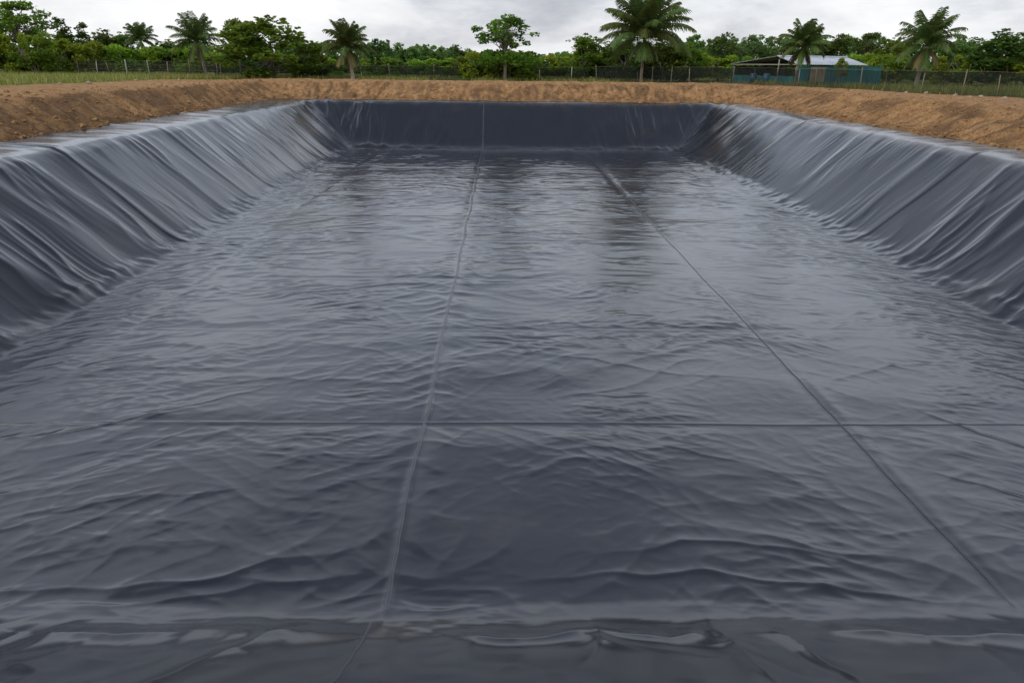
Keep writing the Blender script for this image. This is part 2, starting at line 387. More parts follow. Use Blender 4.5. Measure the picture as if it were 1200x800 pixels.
def liner_z(x, y):
    x = np.asarray(x, np.float32); y = np.asarray(y, np.float32)
    dx, dy = dists(x, y)
    d = base_d(x, y); z = base_z(d)
    infl = 1 - sst(-0.15, 0.55, d)
    ff = floor_folds(x, y)
    # lengthwise welded joints pucker the sheet
    for k, sx in enumerate(SEAMS_LONG):
        wob = sx + (0.06 * perlin(y * 0.35, 0 * y, 20 + k) + 0.015 * perlin(y * 1.9, 0 * y, 21 + k))
        ds = x - wob
        h = (0.0, 0.026, 0.007)[k]
        pk = 0.65 + 0.5 * perlin(y * 1.3, 0 * y, 23 + k)
        ff = ff * (1 - 0.55 * np.exp(-(ds / 0.22) ** 2))
        ff += h * pk * np.exp(-(ds / 0.05) ** 2)
        ff += (h * 0.8) * np.exp(-((np.abs(ds) - 0.22) / 0.30) ** 2) * ridge(x * 0.8, y * 2.2 + 1.1 * np.abs(ds), 26 + k, 0.03) ** 1.5
        if k == 2: ff += 0.016 * np.exp(-((ds - 0.16) / 0.13) ** 2) * sst(-0.4, 0.3, perlin(y * 0.3, 0 * y, 29)) * (1 - sst(14, 26, y))
    for k, sy in enumerate(SEAMS_CROSS):
        wob = sy + 0.05 * perlin(x * 0.25, 0 * x, 40 + k)
        ds = y - wob
        h = (0.012, 0.008, 0.012, 0.006, 0.008, 0.006, 0.010, 0.012)[k]
        pk = 0.6 + 0.6 * perlin(x * 0.6, 0 * x, 50 + k)
        ff = ff * (1 - 0.5 * np.exp(-(ds / 0.2) ** 2))
        ff += h * pk * np.exp(-(ds / 0.06) ** 2)
    kk = y < 16
    if kk.any():
        xs, ys = x[kk], y[kk]; add = np.zeros_like(xs)
        for pts, h, w in CREASES:
            ds, sd, tt = polyline_dist(xs + 0.10 * perlin(xs * 1.1, ys * 1.1, 61), ys + 0.09 * perlin(xs * 1.3, ys * 1.3, 62), pts)
            taper = np.sin(np.clip(tt, 0.02, 0.98) * PI) ** 0.6
            ww = np.where(sd > 0, w * 0.75, w * 0.35)
            add += 0.40 * h * taper * np.exp(-np.sqrt(ds * ds + 0.012 ** 2) / ww)
        ff[kk] += add
    z = z + ff * infl
    # banks
    wl = sst(-0.25, 0.5, d)
    ws = sst(-0.9, 0.9, dx - dy)                     # 1 on side banks, 0 on end banks
    left = x < XC
    side = np.where(left, bank_folds(y, d, -0.10, 70, 0.92), bank_folds(y, d, -0.16, 90, 0.80))
    end_f = bank_folds(x + 30, d, 0.0, 110, 1.5) * (0.55 + 0.6 * sst(3, 9, np.abs(x - XC)))
    end_n = 0.32 * bank_folds(x * 0.8 + 3, d, 0.25, 130, 1.0)
    bx = x + 0.5 * perlin(x * 0.5, y * 0.7, 135)
    end_n = end_n + sst(0.05, 0.5, d) * (0.045 * ridge(bx * 0.55, (y + 0.35 * np.abs(x)) * 0.9, 136, 0.03) ** 1.5 + 0.055 * perlin(bx * 0.55, y * 0.75, 137) + 0.02 * ridge(bx * 1.1, (y - 0.3 * x) * 1.5, 138, 0.03) ** 1.5)
    end = np.where(y > YC, end_f, end_n)
    kn = (y < YN + 0.3) & (y > YN - RUN)
    if kn.any():
        xs, yv = x[kn], y[kn]; add = np.zeros_like(xs)
        for pts, h, w in NEAR_CREASES:
            pts = [(px * (1 + 0.11 * (6 - py)), 6 - (6 - py) * 0.69) for px, py in pts]
            ds, sd, tt = polyline_dist(xs + 0.06 * perlin(xs * 1.4, yv * 1.4, 63), yv + 0.06 * perlin(xs * 1.4, yv * 1.4, 64), pts)
            add += 1.4 * h * np.sin(np.clip(tt, 0.03, 0.97) * PI) ** 0.5 * np.exp(-np.sqrt(ds * ds + 0.012 ** 2) / np.where(sd > 0, w * 1.9, w * 0.9))
        end = end.copy(); end[kn] += add
    z = z + wl * (ws * side + (1 - ws) * end)
    # fan of folds in the corners
    rr = np.sqrt(np.clip(dx, 0, 9) ** 2 + np.clip(dy, 0, 9) ** 2) + 0.2
    th = np.arctan2(np.clip(dy, 0, 9), np.clip(dx, 1e-3, 9))
    fan = np.exp(-((th - PI / 4) / 0.62) ** 2) * sst(0.3, 1.5, rr) * (1 - 0.7 * sst(RUN, RUN + 1.2, d))
    z = z + 0.10 * fan * ridge(th * 4.2 + 0.1 * perlin(x, y, 150), rr * 0.22, 151, 0.1) ** 2 * np.clip(rr / 3, 0, 1.2)
    # seams on the banks
    for k, (sx, s0) in enumerate(((-1, 22.6), (1, 23.4), (-1, 37.0), (1, 37.5), (1, 30.5), (-1, 30.0))):
        sel = ((x - XC) * sx > 0) & (d > -0.2)
        h = (0.05, 0.03, 0.02, 0.02, 0.02, 0.02)[k]
        ds = y - (s0 + 0.10 * (d if sx < 0 else d * 1.4) + 0.06 * perlin(d * 0.8, 0 * d, 160 + k))
        z = z + sel * wl * h * np.where(ds > 0, np.exp(-(ds / 0.28) ** 2), np.exp(-(ds / 0.07) ** 2))
    ds = x + 1.25
    z = z + (y > YC) * wl * 0.05 * np.exp(-(ds / 0.16) ** 2)
    # toe fold of the near bank
    ey = y - (YN + 0.05 + 0.06 * perlin(x * 0.6, 0 * x, 170))
    z = z + 0.024 * np.where(ey > 0, np.exp(-(ey / 0.10) ** 2), np.exp(-(ey / 0.22) ** 2)) * (0.55 + 0.8 * perlin(x * 0.55, 0 * x, 171)) * (dx < 0.3)
    # shelf ripples
    sh = sst(RUN + 0.1, RUN + 0.6, d)
    z = z + sh * (0.022 * perlin(x * 0.35, y * 0.8, 180) + 0.006 * perlin(x * 1.0, y * 1.7, 181) + 0.02)
    return z

# graded grid: fine near the camera
ys = [-0.9]
while ys[-1] < YF + RUN + 1.6:
    yy = ys[-1]
    ys.append(yy + min(0.10, max(0.022, 0.022 + 0.0019 * (yy - 8))))
ys = np.array(ys, np.float32)
xs = np.arange(XL - RUN - 3.0, XR + RUN + 2.3, 0.0255, dtype=np.float32)
GX, GY = np.meshgrid(xs, ys)
GZ = liner_z(GX, GY)
nx, ny = len(xs), len(ys)
Dg = base_d(GX, GY)
DUST = sst(RUN + 0.35, RUN + 1.2, Dg) * np.where(GX > XC, 0.6, 0.05)
DUST += 0.25 * np.exp(-((Dg - RUN) / 0.25) ** 2) * (GX > XC)
idx = np.arange(nx * ny, dtype=np.int32).reshape(ny, nx)
Q = np.stack([idx[:-1, :-1], idx[:-1, 1:], idx[1:, 1:], idx[1:, :-1]], -1).reshape(-1, 4)
cx = (GX[:-1, :-1] + 0.013).ravel(); cy = (0.5 * (GY[:-1, :-1] + GY[1:, 1:])).ravel()
cd = base_d(cx, cy); cdx, cdy = dists(cx, cy)
edge = 0.25 * perlin(cx * 0.5, cy * 0.5, 190)
lim = RUN + np.where(cdx > cdy, np.where(cx < XC, FOOT['l'] + 0.55, FOOT['r'] + 0.5), np.where(cy > YC, FOOT['f'] + 0.5, FOOT['n'] + 0.4)) + edge
region = np.where(cd <= 0, 0, np.where(cd > RUN + 0.1, 5, np.where(cdx > cdy, np.where(cx < XC, 1, 2), np.where(cy > YC, 3, 4))))
region[cd > lim] = -1
VV = np.stack([GX.ravel(), GY.ravel(), GZ.ravel()], -1)
liner = thing('pond_liner', 'huge wrinkled black plastic liner covering the empty pond floor and banks', 'pond liner', (XC, YC, -DEPTH))
ORG = np.array([XC, YC, -DEPTH], np.float32)
for reg, nm in ((0, 'floor_sheet'), (1, 'bank_sheet'), (2, 'bank_sheet'), (3, 'bank_sheet'), (4, 'bank_sheet'), (5, 'rim_flap')):
    q = Q[region == reg]
    used, inv = np.unique(q, return_inverse=True)
    me = new_mesh(nm, VV[used] - ORG, quads=inv.reshape(-1, 4).astype(np.int32), mat=M_LINER)
    a = me.attributes.new('dust', 'FLOAT', 'POINT'); a.data.foreach_set('value', DUST.ravel()[used].astype(np.float32))
    link(nm, me, liner)

def seam_strip(path_fn, u0, u1, width, thick=0.006, step=0.04, name='weld_seam'):
    """a flat welded strip that lies on the sheet; path_fn(u) -> x, y ; side vector by difference"""
    u = np.arange(u0, u1, step, dtype=np.float32)
    x, y = path_fn(u)
    tx, ty = np.gradient(x), np.gradient(y); ln = np.sqrt(tx * tx + ty * ty); sx, sy = ty / ln, -tx / ln
    cols = []
    wv = width * (1 + 0.25 * perlin(u * 1.7, 0 * u, 200))
    for f, hz in ((-0.5, -0.004), (-0.44, thick * 1.6), (-0.2, thick * 2.2), (0.1, thick * 1.2), (0.42, thick * 0.8), (0.5, -0.004)):
        px, py = x + sx * wv * f, y + sy * wv * f
        cols.append(np.stack([px, py, liner_z(px, py) + np.where(hz > 0, hz, 0) * np.minimum(1, np.minimum(u - u0, u1 - u) / 0.5) - 0.004 * (hz < 0)], -1))
    V = np.stack(cols, 1); n, k = V.shape[:2]
    ii = np.arange(n * k, dtype=np.int32).reshape(n, k)
    q = np.stack([ii[:-1, :-1], ii[:-1, 1:], ii[1:, 1:], ii[1:, :-1]], -1).reshape(-1, 4)
    me = new_mesh(name, V.reshape(-1, 3) - ORG, quads=q, mat=M_SEAM)
    return link(name, me, liner)
for k, sx in enumerate(SEAMS_LONG):
    if k: seam_strip(lambda u, k=k, sx=sx: (sx + (0.06 * perlin(u * 0.35, 0 * u, 20 + k) + 0.015 * perlin(u * 1.9, 0 * u, 21 + k)), u), YN + 0.02, YF - 0.1, (0.02, 0.06, 0.030)[k])
seam_strip(lambda u: (-1.25 + 0 * u, u), YF + 0.1, YF + RUN, 0.10)
seam_strip(lambda u: (-1.42 - 0.02 * np.sin(u * 2), u), YN - 3.9, YN - 0.15, 0.045)
for sy, k, w in ((10.4, 0, 0.03),):
    seam_strip(lambda u, k=k, sy=sy: (u, sy + 0.05 * perlin(u * 0.25, 0 * u, 40 + k)), XL + 0.6, XR - 0.4, w)
def bank_seam(sgn, s0, k):
    def f(u):
        x = (XL - u) if sgn < 0 else (XR + u)
        return x, s0 + 0.10 * (u if sgn < 0 else u * 1.4) + 0.06 * perlin(u * 0.8, 0 * u, 160 + k)
    return f
seam_strip(bank_seam(-1, 22.6, 0), 0.1, RUN, 0.035)
seam_strip(bank_seam(1, 23.4, 1), 0.1, RUN, 0.035)

# ------------------------------------------------------------------ ground
GROUND = 1.1
def terrain(x, y):
    x = np.asarray(x, np.float32); y = np.asarray(y, np.float32)
    dx, dy = dists(x, y)
    dl, dr = np.where(x < XC, dx, -99), np.where(x >= XC, dx, -99)
    df, dn = np.where(y > YC, dy, -99), np.where(y <= YC, dy, -99)
    e = smax(smax(dl - FOOT['l'], dr - FOOT['r'], 0.2), smax(df - FOOT['f'], dn - FOOT['n'], 0.2), 1.6) - RUN
    ws = sst(-1.5, 1.5, dx - dy); s = np.where(ws > 0.5, y, x)
    e = e + 0.16 * perlin(s * 0.8, e * 0.3, 210) + 0.25 * perlin(s * 0.17, 0 * s, 211)
    z = -0.10 + 1.30 * smin(smax(e / 2.5, 0.0, 0.06), 1.0, 0.05)
    z -= 0.7 * (1 - sst(-0.75, -0.25, e))
    z += (0.04 + 0.10 * (1 - ws)) * sst(2.6, 5.0, e) - (0.14 + 0.10 * (1 - ws)) * sst(5.0, 11.0, e)
    face = sst(-0.1, 0.4, e) * (1 - sst(2.4, 3.4, e))
    q = s + 0.45 * e * np.where(x < XC, -1, 1) * ws
    lft = (x < XC) & (ws > 0.5)
    # bucket-teeth grooves running down the face, clods, crumbs
    gr = ridge(q * 1.15 + 0.3 * perlin(s, e, 212), e * 0.25, 213, 0.08)
    z += face * (0.30 * (gr - 0.8) + 0.13 * ridge(q * 2.7, e * 0.5, 214, 0.1) - 0.05)
    z += face * np.where(lft, 1.0, 0.75) * (0.09 * perlin(x * 1.6, y * 1.6, 215) + 0.09 * np.abs(perlin(x * 3.3, y * 3.3, 216)))
    crumbs = np.exp(-((e - 0.15) / 0.5) ** 2)
    z += (crumbs * 0.13 + 0.02 * face) * np.clip(perlin(x * 3.1, y * 3.1, 217), 0, 1) + crumbs * 0.06 * np.abs(perlin(x * 4.4, y * 4.4, 218))
    out = sst(2.6, 4.0, e)
    z += out * (0.04 * perlin(x * 0.35, y * 0.35, 219) + 0.035 * perlin(x * 1.1, y * 1.1, 220)) * (1 - 0.7 * sst(8, 20, e))
    z += out * 0.10 * np.clip(perlin(x * 0.9, y * 0.9, 221), 0, 1) ** 1.5 * (1 - sst(5, 9, e))
    # low rough ridge of dumped earth on the right-hand side
    rr_ = (x > XC) & (ws > 0.5)
    z += np.where(rr_, 0.05 * np.exp(-((e - 7.2) / 1.3) ** 2) * (0.6 + 0.9 * perlin(s * 0.35, 0 * s, 222)), 0)
    return z, e, ws
def graded(lo, hi, step, far):
    a = list(np.arange(lo, hi, step)); s = step; v = a[-1]
    up = []
    while v < far: s *= 1.22; v += s; up.append(v)
    s = step; v = lo; dn = []
    while v > -far: s *= 1.22; v -= s; dn.append(v)
    return np.array(dn[::-1] + a + up, np.float32)
tx = graded(-26, 28, 0.085, 2500); ty = graded(-3.0, 62, 0.10, 2500)
TX, TY = np.meshgrid(tx, ty)
TZ, TE, TW = terrain(TX, TY)
n0, n1 = len(ty), len(tx)
ii = np.arange(n0 * n1, dtype=np.int32).reshape(n0, n1)
q = np.stack([ii[:-1, :-1], ii[:-1, 1:], ii[1:, 1:], ii[1:, :-1]], -1).reshape(-1, 4)
emax = TE.ravel()[q].max(1)
q = q[emax > -0.9]
used, inv = np.unique(q, return_inverse=True)
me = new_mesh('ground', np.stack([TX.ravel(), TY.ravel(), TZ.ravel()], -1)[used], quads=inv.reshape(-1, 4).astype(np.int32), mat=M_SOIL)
lx = TX.ravel()[used]; ly = TY.ravel()[used]; le = TE.ravel()[used]
wob = 2.5 * perlin(lx * 0.12, ly * 0.12, 230) + 1.2 * perlin(lx * 0.5, ly * 0.5, 231)
gs_l = sst(-2, 3, (-lx - 29.5) + wob)
gs_f = sst(-1.0, 2.5, ly - 63.5 + 0.5 * wob)
gs_r = sst(-1.0, 3.0, lx - 29.5 + 0.55 * (ly - 46) * (ly > 46) + 0.5 * wob)
grass = np.maximum(np.maximum(gs_l, gs_f), gs_r)
a = me.attributes.new('grass', 'FLOAT', 'POINT'); a.data.foreach_set('value', grass.astype(np.float32))
shade_darkv = np.clip((lx < XC) * TW.ravel()[used] * (1 - sst(2.2, 3.2, le)) * (0.42 + 0.6 * perlin(lx * 0.3, ly * 0.3, 233)), 0, 1) * sst(58, 40, ly)  # left bank's shaded side painted darker, fading with distance
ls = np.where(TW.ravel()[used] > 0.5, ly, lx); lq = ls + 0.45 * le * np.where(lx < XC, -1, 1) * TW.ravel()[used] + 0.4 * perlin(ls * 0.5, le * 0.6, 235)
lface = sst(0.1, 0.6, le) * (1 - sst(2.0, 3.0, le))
shade_darkv += lface * 1.0 * np.clip(ridge(lq * 1.15, le * 0.35, 236, 0.05) - 0.58, 0, 1) * 2.6 * sst(-0.25, 0.35, perlin(ls * 0.3, le * 0.5, 237))  # shadow streaks down the bank faces, painted into the soil colour
shade_darkv += lface * 0.55 * sst(0.05, 0.5, perlin(lq * 2.3, le * 1.1, 238))  # irregular darker blotches on the face
shade_darkv += np.exp(-((le - 0.2) / 0.45) ** 2) * (0.35 + 0.6 * perlin(lx * 0.5, ly * 0.5, 234))  # uneven darker band along the bank foot
a = me.attributes.new('shade_dark', 'FLOAT', 'POINT'); a.data.foreach_set('value', 0.85 * np.clip(shade_darkv, 0, 0.85).astype(np.float32))
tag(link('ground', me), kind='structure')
def gz(x, y): return float(terrain(np.array([x]), np.array([y]))[0][0])

def clods(n, seed):
    rng = np.random.default_rng(seed)
    t = (1 + 5 ** 0.5) / 2
    ico = np.array([(-1, t, 0), (1, t, 0), (-1, -t, 0), (1, -t, 0), (0, -1, t), (0, 1, t), (0, -1, -t), (0, 1, -t), (t, 0, -1), (t, 0, 1), (-t, 0, -1), (-t, 0, 1)], float) / 1.9
    fc = np.array([(0, 11, 5), (0, 5, 1), (0, 1, 7), (0, 7, 10), (0, 10, 11), (1, 5, 9), (5, 11, 4), (11, 10, 2), (10, 7, 6), (7, 1, 8), (3, 9, 4), (3, 4, 2), (3, 2, 6), (3, 6, 8), (3, 8, 9), (4, 9, 5), (2, 4, 11), (6, 2, 10), (8, 6, 7), (9, 8, 1)])
    X = rng.uniform(-26, 28, n * 6); Y = rng.uniform(14, 61, n * 6)
    z, e, ws = terrain(X, Y)
    foot = np.exp(-((e - 0.25) / 0.45) ** 2); face = (e > 0.3) & (e < 2.6); top = (e >= 2.6) & (e < 6)
    pr = foot * 1.0 + face * 0.22 + top * 0.07
    k = (rng.uniform(0, 1, len(X)) < pr) & (e > -0.15)
    X, Y, z, e = X[k][:n], Y[k][:n], z[k][:n], e[k][:n]; m = len(X)
    r = 0.028 * np.exp(rng.normal(0.15, 0.5, m)) ; r = np.clip(r, 0.02, 0.16)
    V = ico[None] * (1 + rng.normal(0, 0.22, (m, 12, 1))) * r[:, None, None] * np.array([1.15, 1.0, 0.75])
    a = rng.uniform(0, 6.28, m); c, s_ = np.cos(a)[:, None], np.sin(a)[:, None]
    V = np.stack([V[..., 0] * c - V[..., 1] * s_, V[..., 0] * s_ + V[..., 1] * c, V[..., 2]], -1) + np.stack([X, Y, z + r * 0.25], -1)[:, None]
    T = (fc[None] + 12 * np.arange(m)[:, None, None]).reshape(-1, 3)
    tag(link('soil_clods', new_mesh('soil_clods', V.reshape(-1, 3), tris=T, mat=M_SOIL, smooth=False)), 'loose crumbs and clods of orange soil strewn over the banks', 'soil clods', None, 'stuff')
clods(17000, 91)
# ------------------------------------------------------------------ foliage
def leaves(cent, size, flat=0.35, droop=0.0, rng=RNG, aspect=0.7):
    """rhombic leaf faces at the given points"""
    n = len(cent)
    ax = rng.normal(size=(n, 3)); ax[:, 2] = ax[:, 2] * 0.6 - droop
    ax /= np.linalg.norm(ax, axis=1)[:, None] + 1e-9
    nr = rng.normal(size=(n, 3)); nr[:, 2] += flat * 4
    b = np.cross(nr, ax); b /= np.linalg.norm(b, axis=1)[:, None] + 1e-9
    sz = (size * rng.uniform(0.6, 1.35, n))[:, None]
    v = np.stack([cent - ax * sz * 0.5, cent + b * sz * aspect * 0.5, cent + ax * sz * 0.5, cent - b * sz * aspect * 0.5], 1)
    return v.reshape(-1, 3)
def leaf_mesh(name, V, tint, m):
    k = len(V) // 4
    me = new_mesh(name, V, quads=np.arange(k * 4, dtype=np.int32).reshape(k, 4), mat=m, smooth=False)
    a = me.attributes.new('tint', 'FLOAT', 'POINT'); a.data.foreach_set('value', np.repeat(tint, 4).astype(np.float32))
    return me
def clump_cloud(clumps, per_m3, size, rng, flat=0.35, droop=0.0, hollow=0.55):
    """clumps: (x,y,z,r,tint); leaves mostly on the outer part of each clump"""
    P, T = [], []
    for (x, y, z, r, t) in clumps:
        n = max(12, int(2.0 * per_m3 * r ** 2.2))
        d = rng.normal(size=(n, 3)); d /= np.linalg.norm(d, axis=1)[:, None]
        rad = r * (hollow + (1 - hollow) * rng.uniform(0, 1, n) ** 0.7) * rng.uniform(0.75, 1.15, n)
        p = d * rad[:, None] * np.array([1, 1, 0.72]) + np.array([x, y, z])
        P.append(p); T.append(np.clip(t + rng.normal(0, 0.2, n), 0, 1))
    P = np.concatenate(P); T = np.concatenate(T)
    return leaves(P, size, flat, droop, rng), T
def limb(mb, p0, p1, r0, r1, sag=0.0, n=5, rng=RNG):
    p0, p1 = np.array(p0, float), np.array(p1, float); pts = []
    j = rng.normal(0, 0.05, 3) * np.linalg.norm(p1 - p0)
    for i in range(n):
        t = i / (n - 1); p = p0 + (p1 - p0) * t + j * math.sin(PI * t); p[2] += sag * math.sin(PI * t); pts.append(p)
    mb.tube(pts, [r0 + (r1 - r0) * i / (n - 1) for i in range(n)], 6)
    return pts
def tree_meshes(style, seed, lm):
    """unit trees: 6 m tall, about 5 m wide"""
    rng = np.random.default_rng(seed); mb = MB(); cl = []; H_ = 6.0
    size, dens, flat, droop = 0.24, 200, 0.35, 0.0
    if style == 'round':                     # dense crown reaching nearly to the ground
        limb(mb, (0, 0, -0.1), (0.1, 0, 2.6), 0.13, 0.09, rng=rng)
        lob = [(rng.uniform(0, 2 * PI), rng.uniform(0.7, 1.15)) for _ in range(5)]
        for i in range(62):
            a = rng.uniform(0, 2 * PI); zz = rng.uniform(0.02, 1.0); w = 2.3 * math.sin(PI * min(1, 0.20 + 0.74 * zz)) ** 0.6
            w *= lob[int(a / (2 * PI) * 5) % 5][1]
            r = w * rng.uniform(0.45, 1.0); p = (r * math.cos(a), r * math.sin(a), 0.45 + zz * 4.6)
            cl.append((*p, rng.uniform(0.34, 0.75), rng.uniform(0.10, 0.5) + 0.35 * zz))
            if i % 4 == 0: limb(mb, (0.05, 0, rng.uniform(0.5, 2.4)), p, 0.06, 0.015, rng=rng)
        for i in range(22):                  # twigs poking out of the top
            a = rng.uniform(0, 2 * PI); r = rng.uniform(0.2, 2.1)
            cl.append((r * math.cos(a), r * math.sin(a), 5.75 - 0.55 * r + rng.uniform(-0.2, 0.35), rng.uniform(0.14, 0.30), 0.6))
    elif style == 'open':                    # trunk, clumps with sky between them
        limb(mb, (0, 0, -0.1), (0.12, 0.05, 3.0), 0.15, 0.10, rng=rng); limb(mb, (0.12, 0.05, 3.0), (0.0, 0, 5.2), 0.10, 0.03, rng=rng)
        for i in range(46):
            a = rng.uniform(0, 2 * PI); zz = rng.uniform(0, 1); w = 2.5 * math.sin(PI * (0.22 + 0.68 * zz))
            r = w * rng.uniform(0.3, 1.0); p = (r * math.cos(a), r * math.sin(a), 2.5 + zz * 3.3)
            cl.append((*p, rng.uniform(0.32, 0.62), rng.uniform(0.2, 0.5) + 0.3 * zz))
            limb(mb, (0.06, 0.02, rng.uniform(1.9, 4.2)), p, 0.055, 0.012, rng=rng)
        dens = 175
    elif style == 'tiered':                  # airy top over a broad dense skirt
        limb(mb, (0, 0, -0.1), (0.03, 0, 3.2), 0.14, 0.10, rng=rng); limb(mb, (0.03, 0, 3.2), (0.15, 0, 5.6), 0.09, 0.02, rng=rng)
        for i in range(22):
            a = rng.uniform(0, 2 * PI); r = 3.0 * math.sqrt(rng.uniform(0.02, 1))
            cl.append((r * math.cos(a), r * math.sin(a), 2.35 - 0.10 * r + rng.uniform(-0.35, 0.5), rng.uniform(0.4, 0.7), rng.uniform(0.15, 0.5)))
        for i in range(54):
            a = rng.uniform(0, 2 * PI); zz = rng.uniform(0, 1); r = (1.3 + 1.2 * math.sin(PI * zz)) * rng.uniform(0.25, 1.0)
            p = (r * math.cos(a), r * math.sin(a), 3.2 + zz * 2.7)
            cl.append((*p, rng.uniform(0.28, 0.52), rng.uniform(0.25, 0.7))); limb(mb, (0.06, 0, rng.uniform(2.6, 4.6)), p, 0.045, 0.01, rng=rng)
        dens = 190
    elif style == 'arching':                 # long boughs arching outwards, leaves hanging along them
        limb(mb, (0, 0, -0.1), (0.02, 0, 2.4), 0.12, 0.10, rng=rng); limb(mb, (0.02, 0, 2.4), (0.0, 0, 5.6), 0.10, 0.03, rng=rng)
        for i in range(34):
            a = i * 2.39996 + rng.normal(0, 0.2); zz = (i + 0.5) / 34; z0 = 2.2 + 0.9 * zz
            ln = (3.3 + 0.1 * zz) * rng.uniform(0.75, 1.1); a0 = 0.30 + 1.20 * zz ** 0.75 + rng.normal(0, 0.08); a1 = a0 - 2.0 + 0.7 * zz
            p = np.array([0.0, 0.0, z0]); pts = []; n_ = 12
            for t in range(n_ + 1):
                pts.append(p.copy()); e = a0 + (a1 - a0) * (t / n_) ** 1.7
                p = p + np.array([math.cos(e) * math.cos(a), math.cos(e) * math.sin(a), math.sin(e)]) * ln / n_
            mb.tube(pts, [0.045 * (1 - t / n_) + 0.008 for t in range(n_ + 1)], 5)
            for t, p in enumerate(pts[2:]):
                jj = rng.normal(0, 0.07, 3); f = math.sin(PI * (0.25 + 0.62 * t / n_))
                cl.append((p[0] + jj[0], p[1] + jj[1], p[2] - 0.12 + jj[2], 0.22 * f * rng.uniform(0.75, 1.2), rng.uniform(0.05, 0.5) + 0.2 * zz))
        for i in range(22):
            a = rng.uniform(0, 2 * PI); r = 1.7 * math.sqrt(rng.uniform(0, 1)); cl.append((r * math.cos(a), r * math.sin(a), rng.uniform(1.5, 3.4), rng.uniform(0.35, 0.6), 0.2))
        size, dens, droop = 0.24, 420, 0.9
    elif style == 'cone':                    # narrow dark tree, a little ragged
        limb(mb, (0, 0, -0.1), (0.0, 0, 5.6), 0.12, 0.02, rng=rng)
        for i in range(40):
            zz = rng.uniform(0, 1); w = 1.35 * (1 - zz) ** 0.7 + 0.15; a = rng.uniform(0, 2 * PI); r = w * rng.uniform(0.3, 1)
            cl.append((r * math.cos(a), r * math.sin(a), 0.9 + zz * 4.9, 0.30 + 0.3 * (1 - zz) * rng.uniform(0.6, 1), rng.uniform(0.1, 0.5)))
        dens = 200
    elif style == 'shrub':                   # broad, low, many stems (2.4 m)
        for i in range(7):
            a = rng.uniform(0, 2 * PI); limb(mb, (0.1 * math.cos(a), 0.1 * math.sin(a), -0.1), (1.1 * math.cos(a), 1.1 * math.sin(a), rng.uniform(1.2, 1.9)), 0.035, 0.01, rng=rng)
        for i in range(26):
            a = rng.uniform(0, 2 * PI); zz = rng.uniform(0, 1); r = 1.75 * math.sqrt(rng.uniform(0, 1)) * (1 - 0.45 * zz)
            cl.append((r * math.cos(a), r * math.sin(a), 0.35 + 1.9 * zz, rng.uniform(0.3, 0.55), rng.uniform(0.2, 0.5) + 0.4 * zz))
        size, dens = 0.22, 260
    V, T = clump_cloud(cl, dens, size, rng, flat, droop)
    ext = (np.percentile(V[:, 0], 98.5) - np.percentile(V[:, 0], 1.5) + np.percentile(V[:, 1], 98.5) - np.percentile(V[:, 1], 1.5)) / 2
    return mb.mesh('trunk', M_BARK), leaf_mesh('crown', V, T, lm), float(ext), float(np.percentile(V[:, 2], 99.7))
TREE = {}
def tree(name, style, var, lm, label, px, ytop, Y, wpx, cat='tree', group=None, z0=None, rz=None):
    key = (style, var, lm.name)
    if key not in TREE: TREE[key] = tree_meshes(style, 1000 + 37 * var + hash_(style), lm)
    p = at(px, ytop, Y); h = p[2] - GROUND
    pw = at(px + wpx, ytop, Y)[0] - p[0]
    base_w, base_h = TREE[key][2], TREE[key][3]
    o = thing(name, label, cat, (p[0], Y, GROUND if z0 is None else z0), random.uniform(0, 6.28) if rz is None else rz, group)
    o.scale = (pw / base_w, pw / base_w, h / base_h)
    link('trunk' if style != 'shrub' else 'stems', TREE[key][0], o); link('crown' if style != 'shrub' else 'foliage', TREE[key][1], o)
    return o
def hash_(s): return sum(ord(c) * (i + 3) for i, c in enumerate(s)) % 997

# ---- palms
def frond_mesh(seed, length, arch, lm, nleaf=34, lw=1.0):
    rng = np.random.default_rng(seed); mb = MB()
    pts = []
    ang = arch[0]; p = np.zeros(3); n = 12
    for i in range(n + 1):
        pts.append(p.copy()); a = ang + (arch[1] - ang) * (i / n) ** 1.25
        p = p + np.array([math.cos(a), 0, math.sin(a)]) * length / n
    pts = np.array(pts)
    V, T = [], []
    # rachis as narrow quads (two crossed strips)
    for i in range(n):
        w0, w1 = 0.045 * (1 - i / n) + 0.008, 0.045 * (1 - (i + 1) / n) + 0.008
        for k in (np.array([0, 1, 0]), np.array([-0.5, 0, 0.8])):
            V += [pts[i] - k * w0, pts[i] + k * w0, pts[i + 1] + k * w1, pts[i + 1] - k * w1]; T.append(0.8)
    for j in range(nleaf):
        u = 0.14 + 0.85 * j / nleaf; f = u * n; i = min(int(f), n - 1); q = pts[i] + (pts[i + 1] - pts[i]) * (f - i)
        d = pts[i + 1] - pts[i]; d /= np.linalg.norm(d)
        for s in (-1, 1):
            ll = (0.34 + 0.55 * math.sin(PI * min(1, u * 0.9 + 0.08))) * 0.42 * length ** 0.75 * rng.uniform(0.85, 1.15)
            out = np.array([0, s, 0]) * 0.75 + d * 0.62 + np.array([0, 0, -0.18 - 0.25 * rng.uniform()])
            out /= np.linalg.norm(out); tip2 = out * ll * 0.55 + q; dn = out + np.array([0, 0, -0.9 * rng.uniform(0.5, 1.1)]); dn /= np.linalg.norm(dn)
            tip = tip2 + dn * ll * 0.5; w = 0.042 * lw * rng.uniform(0.8, 1.2)
            wv = d * w
            V += [q - wv * 0.6, q + wv * 0.6, tip2 + wv, tip2 - wv]; T.append(rng.uniform(0.2, 0.8))
            V += [tip2 - wv, tip2 + wv, tip + wv * 0.15, tip - wv * 0.15]; T.append(rng.uniform(0.2, 0.8))
    return leaf_mesh('frond', np.array(V), np.array(T), lm)
FROND = {}
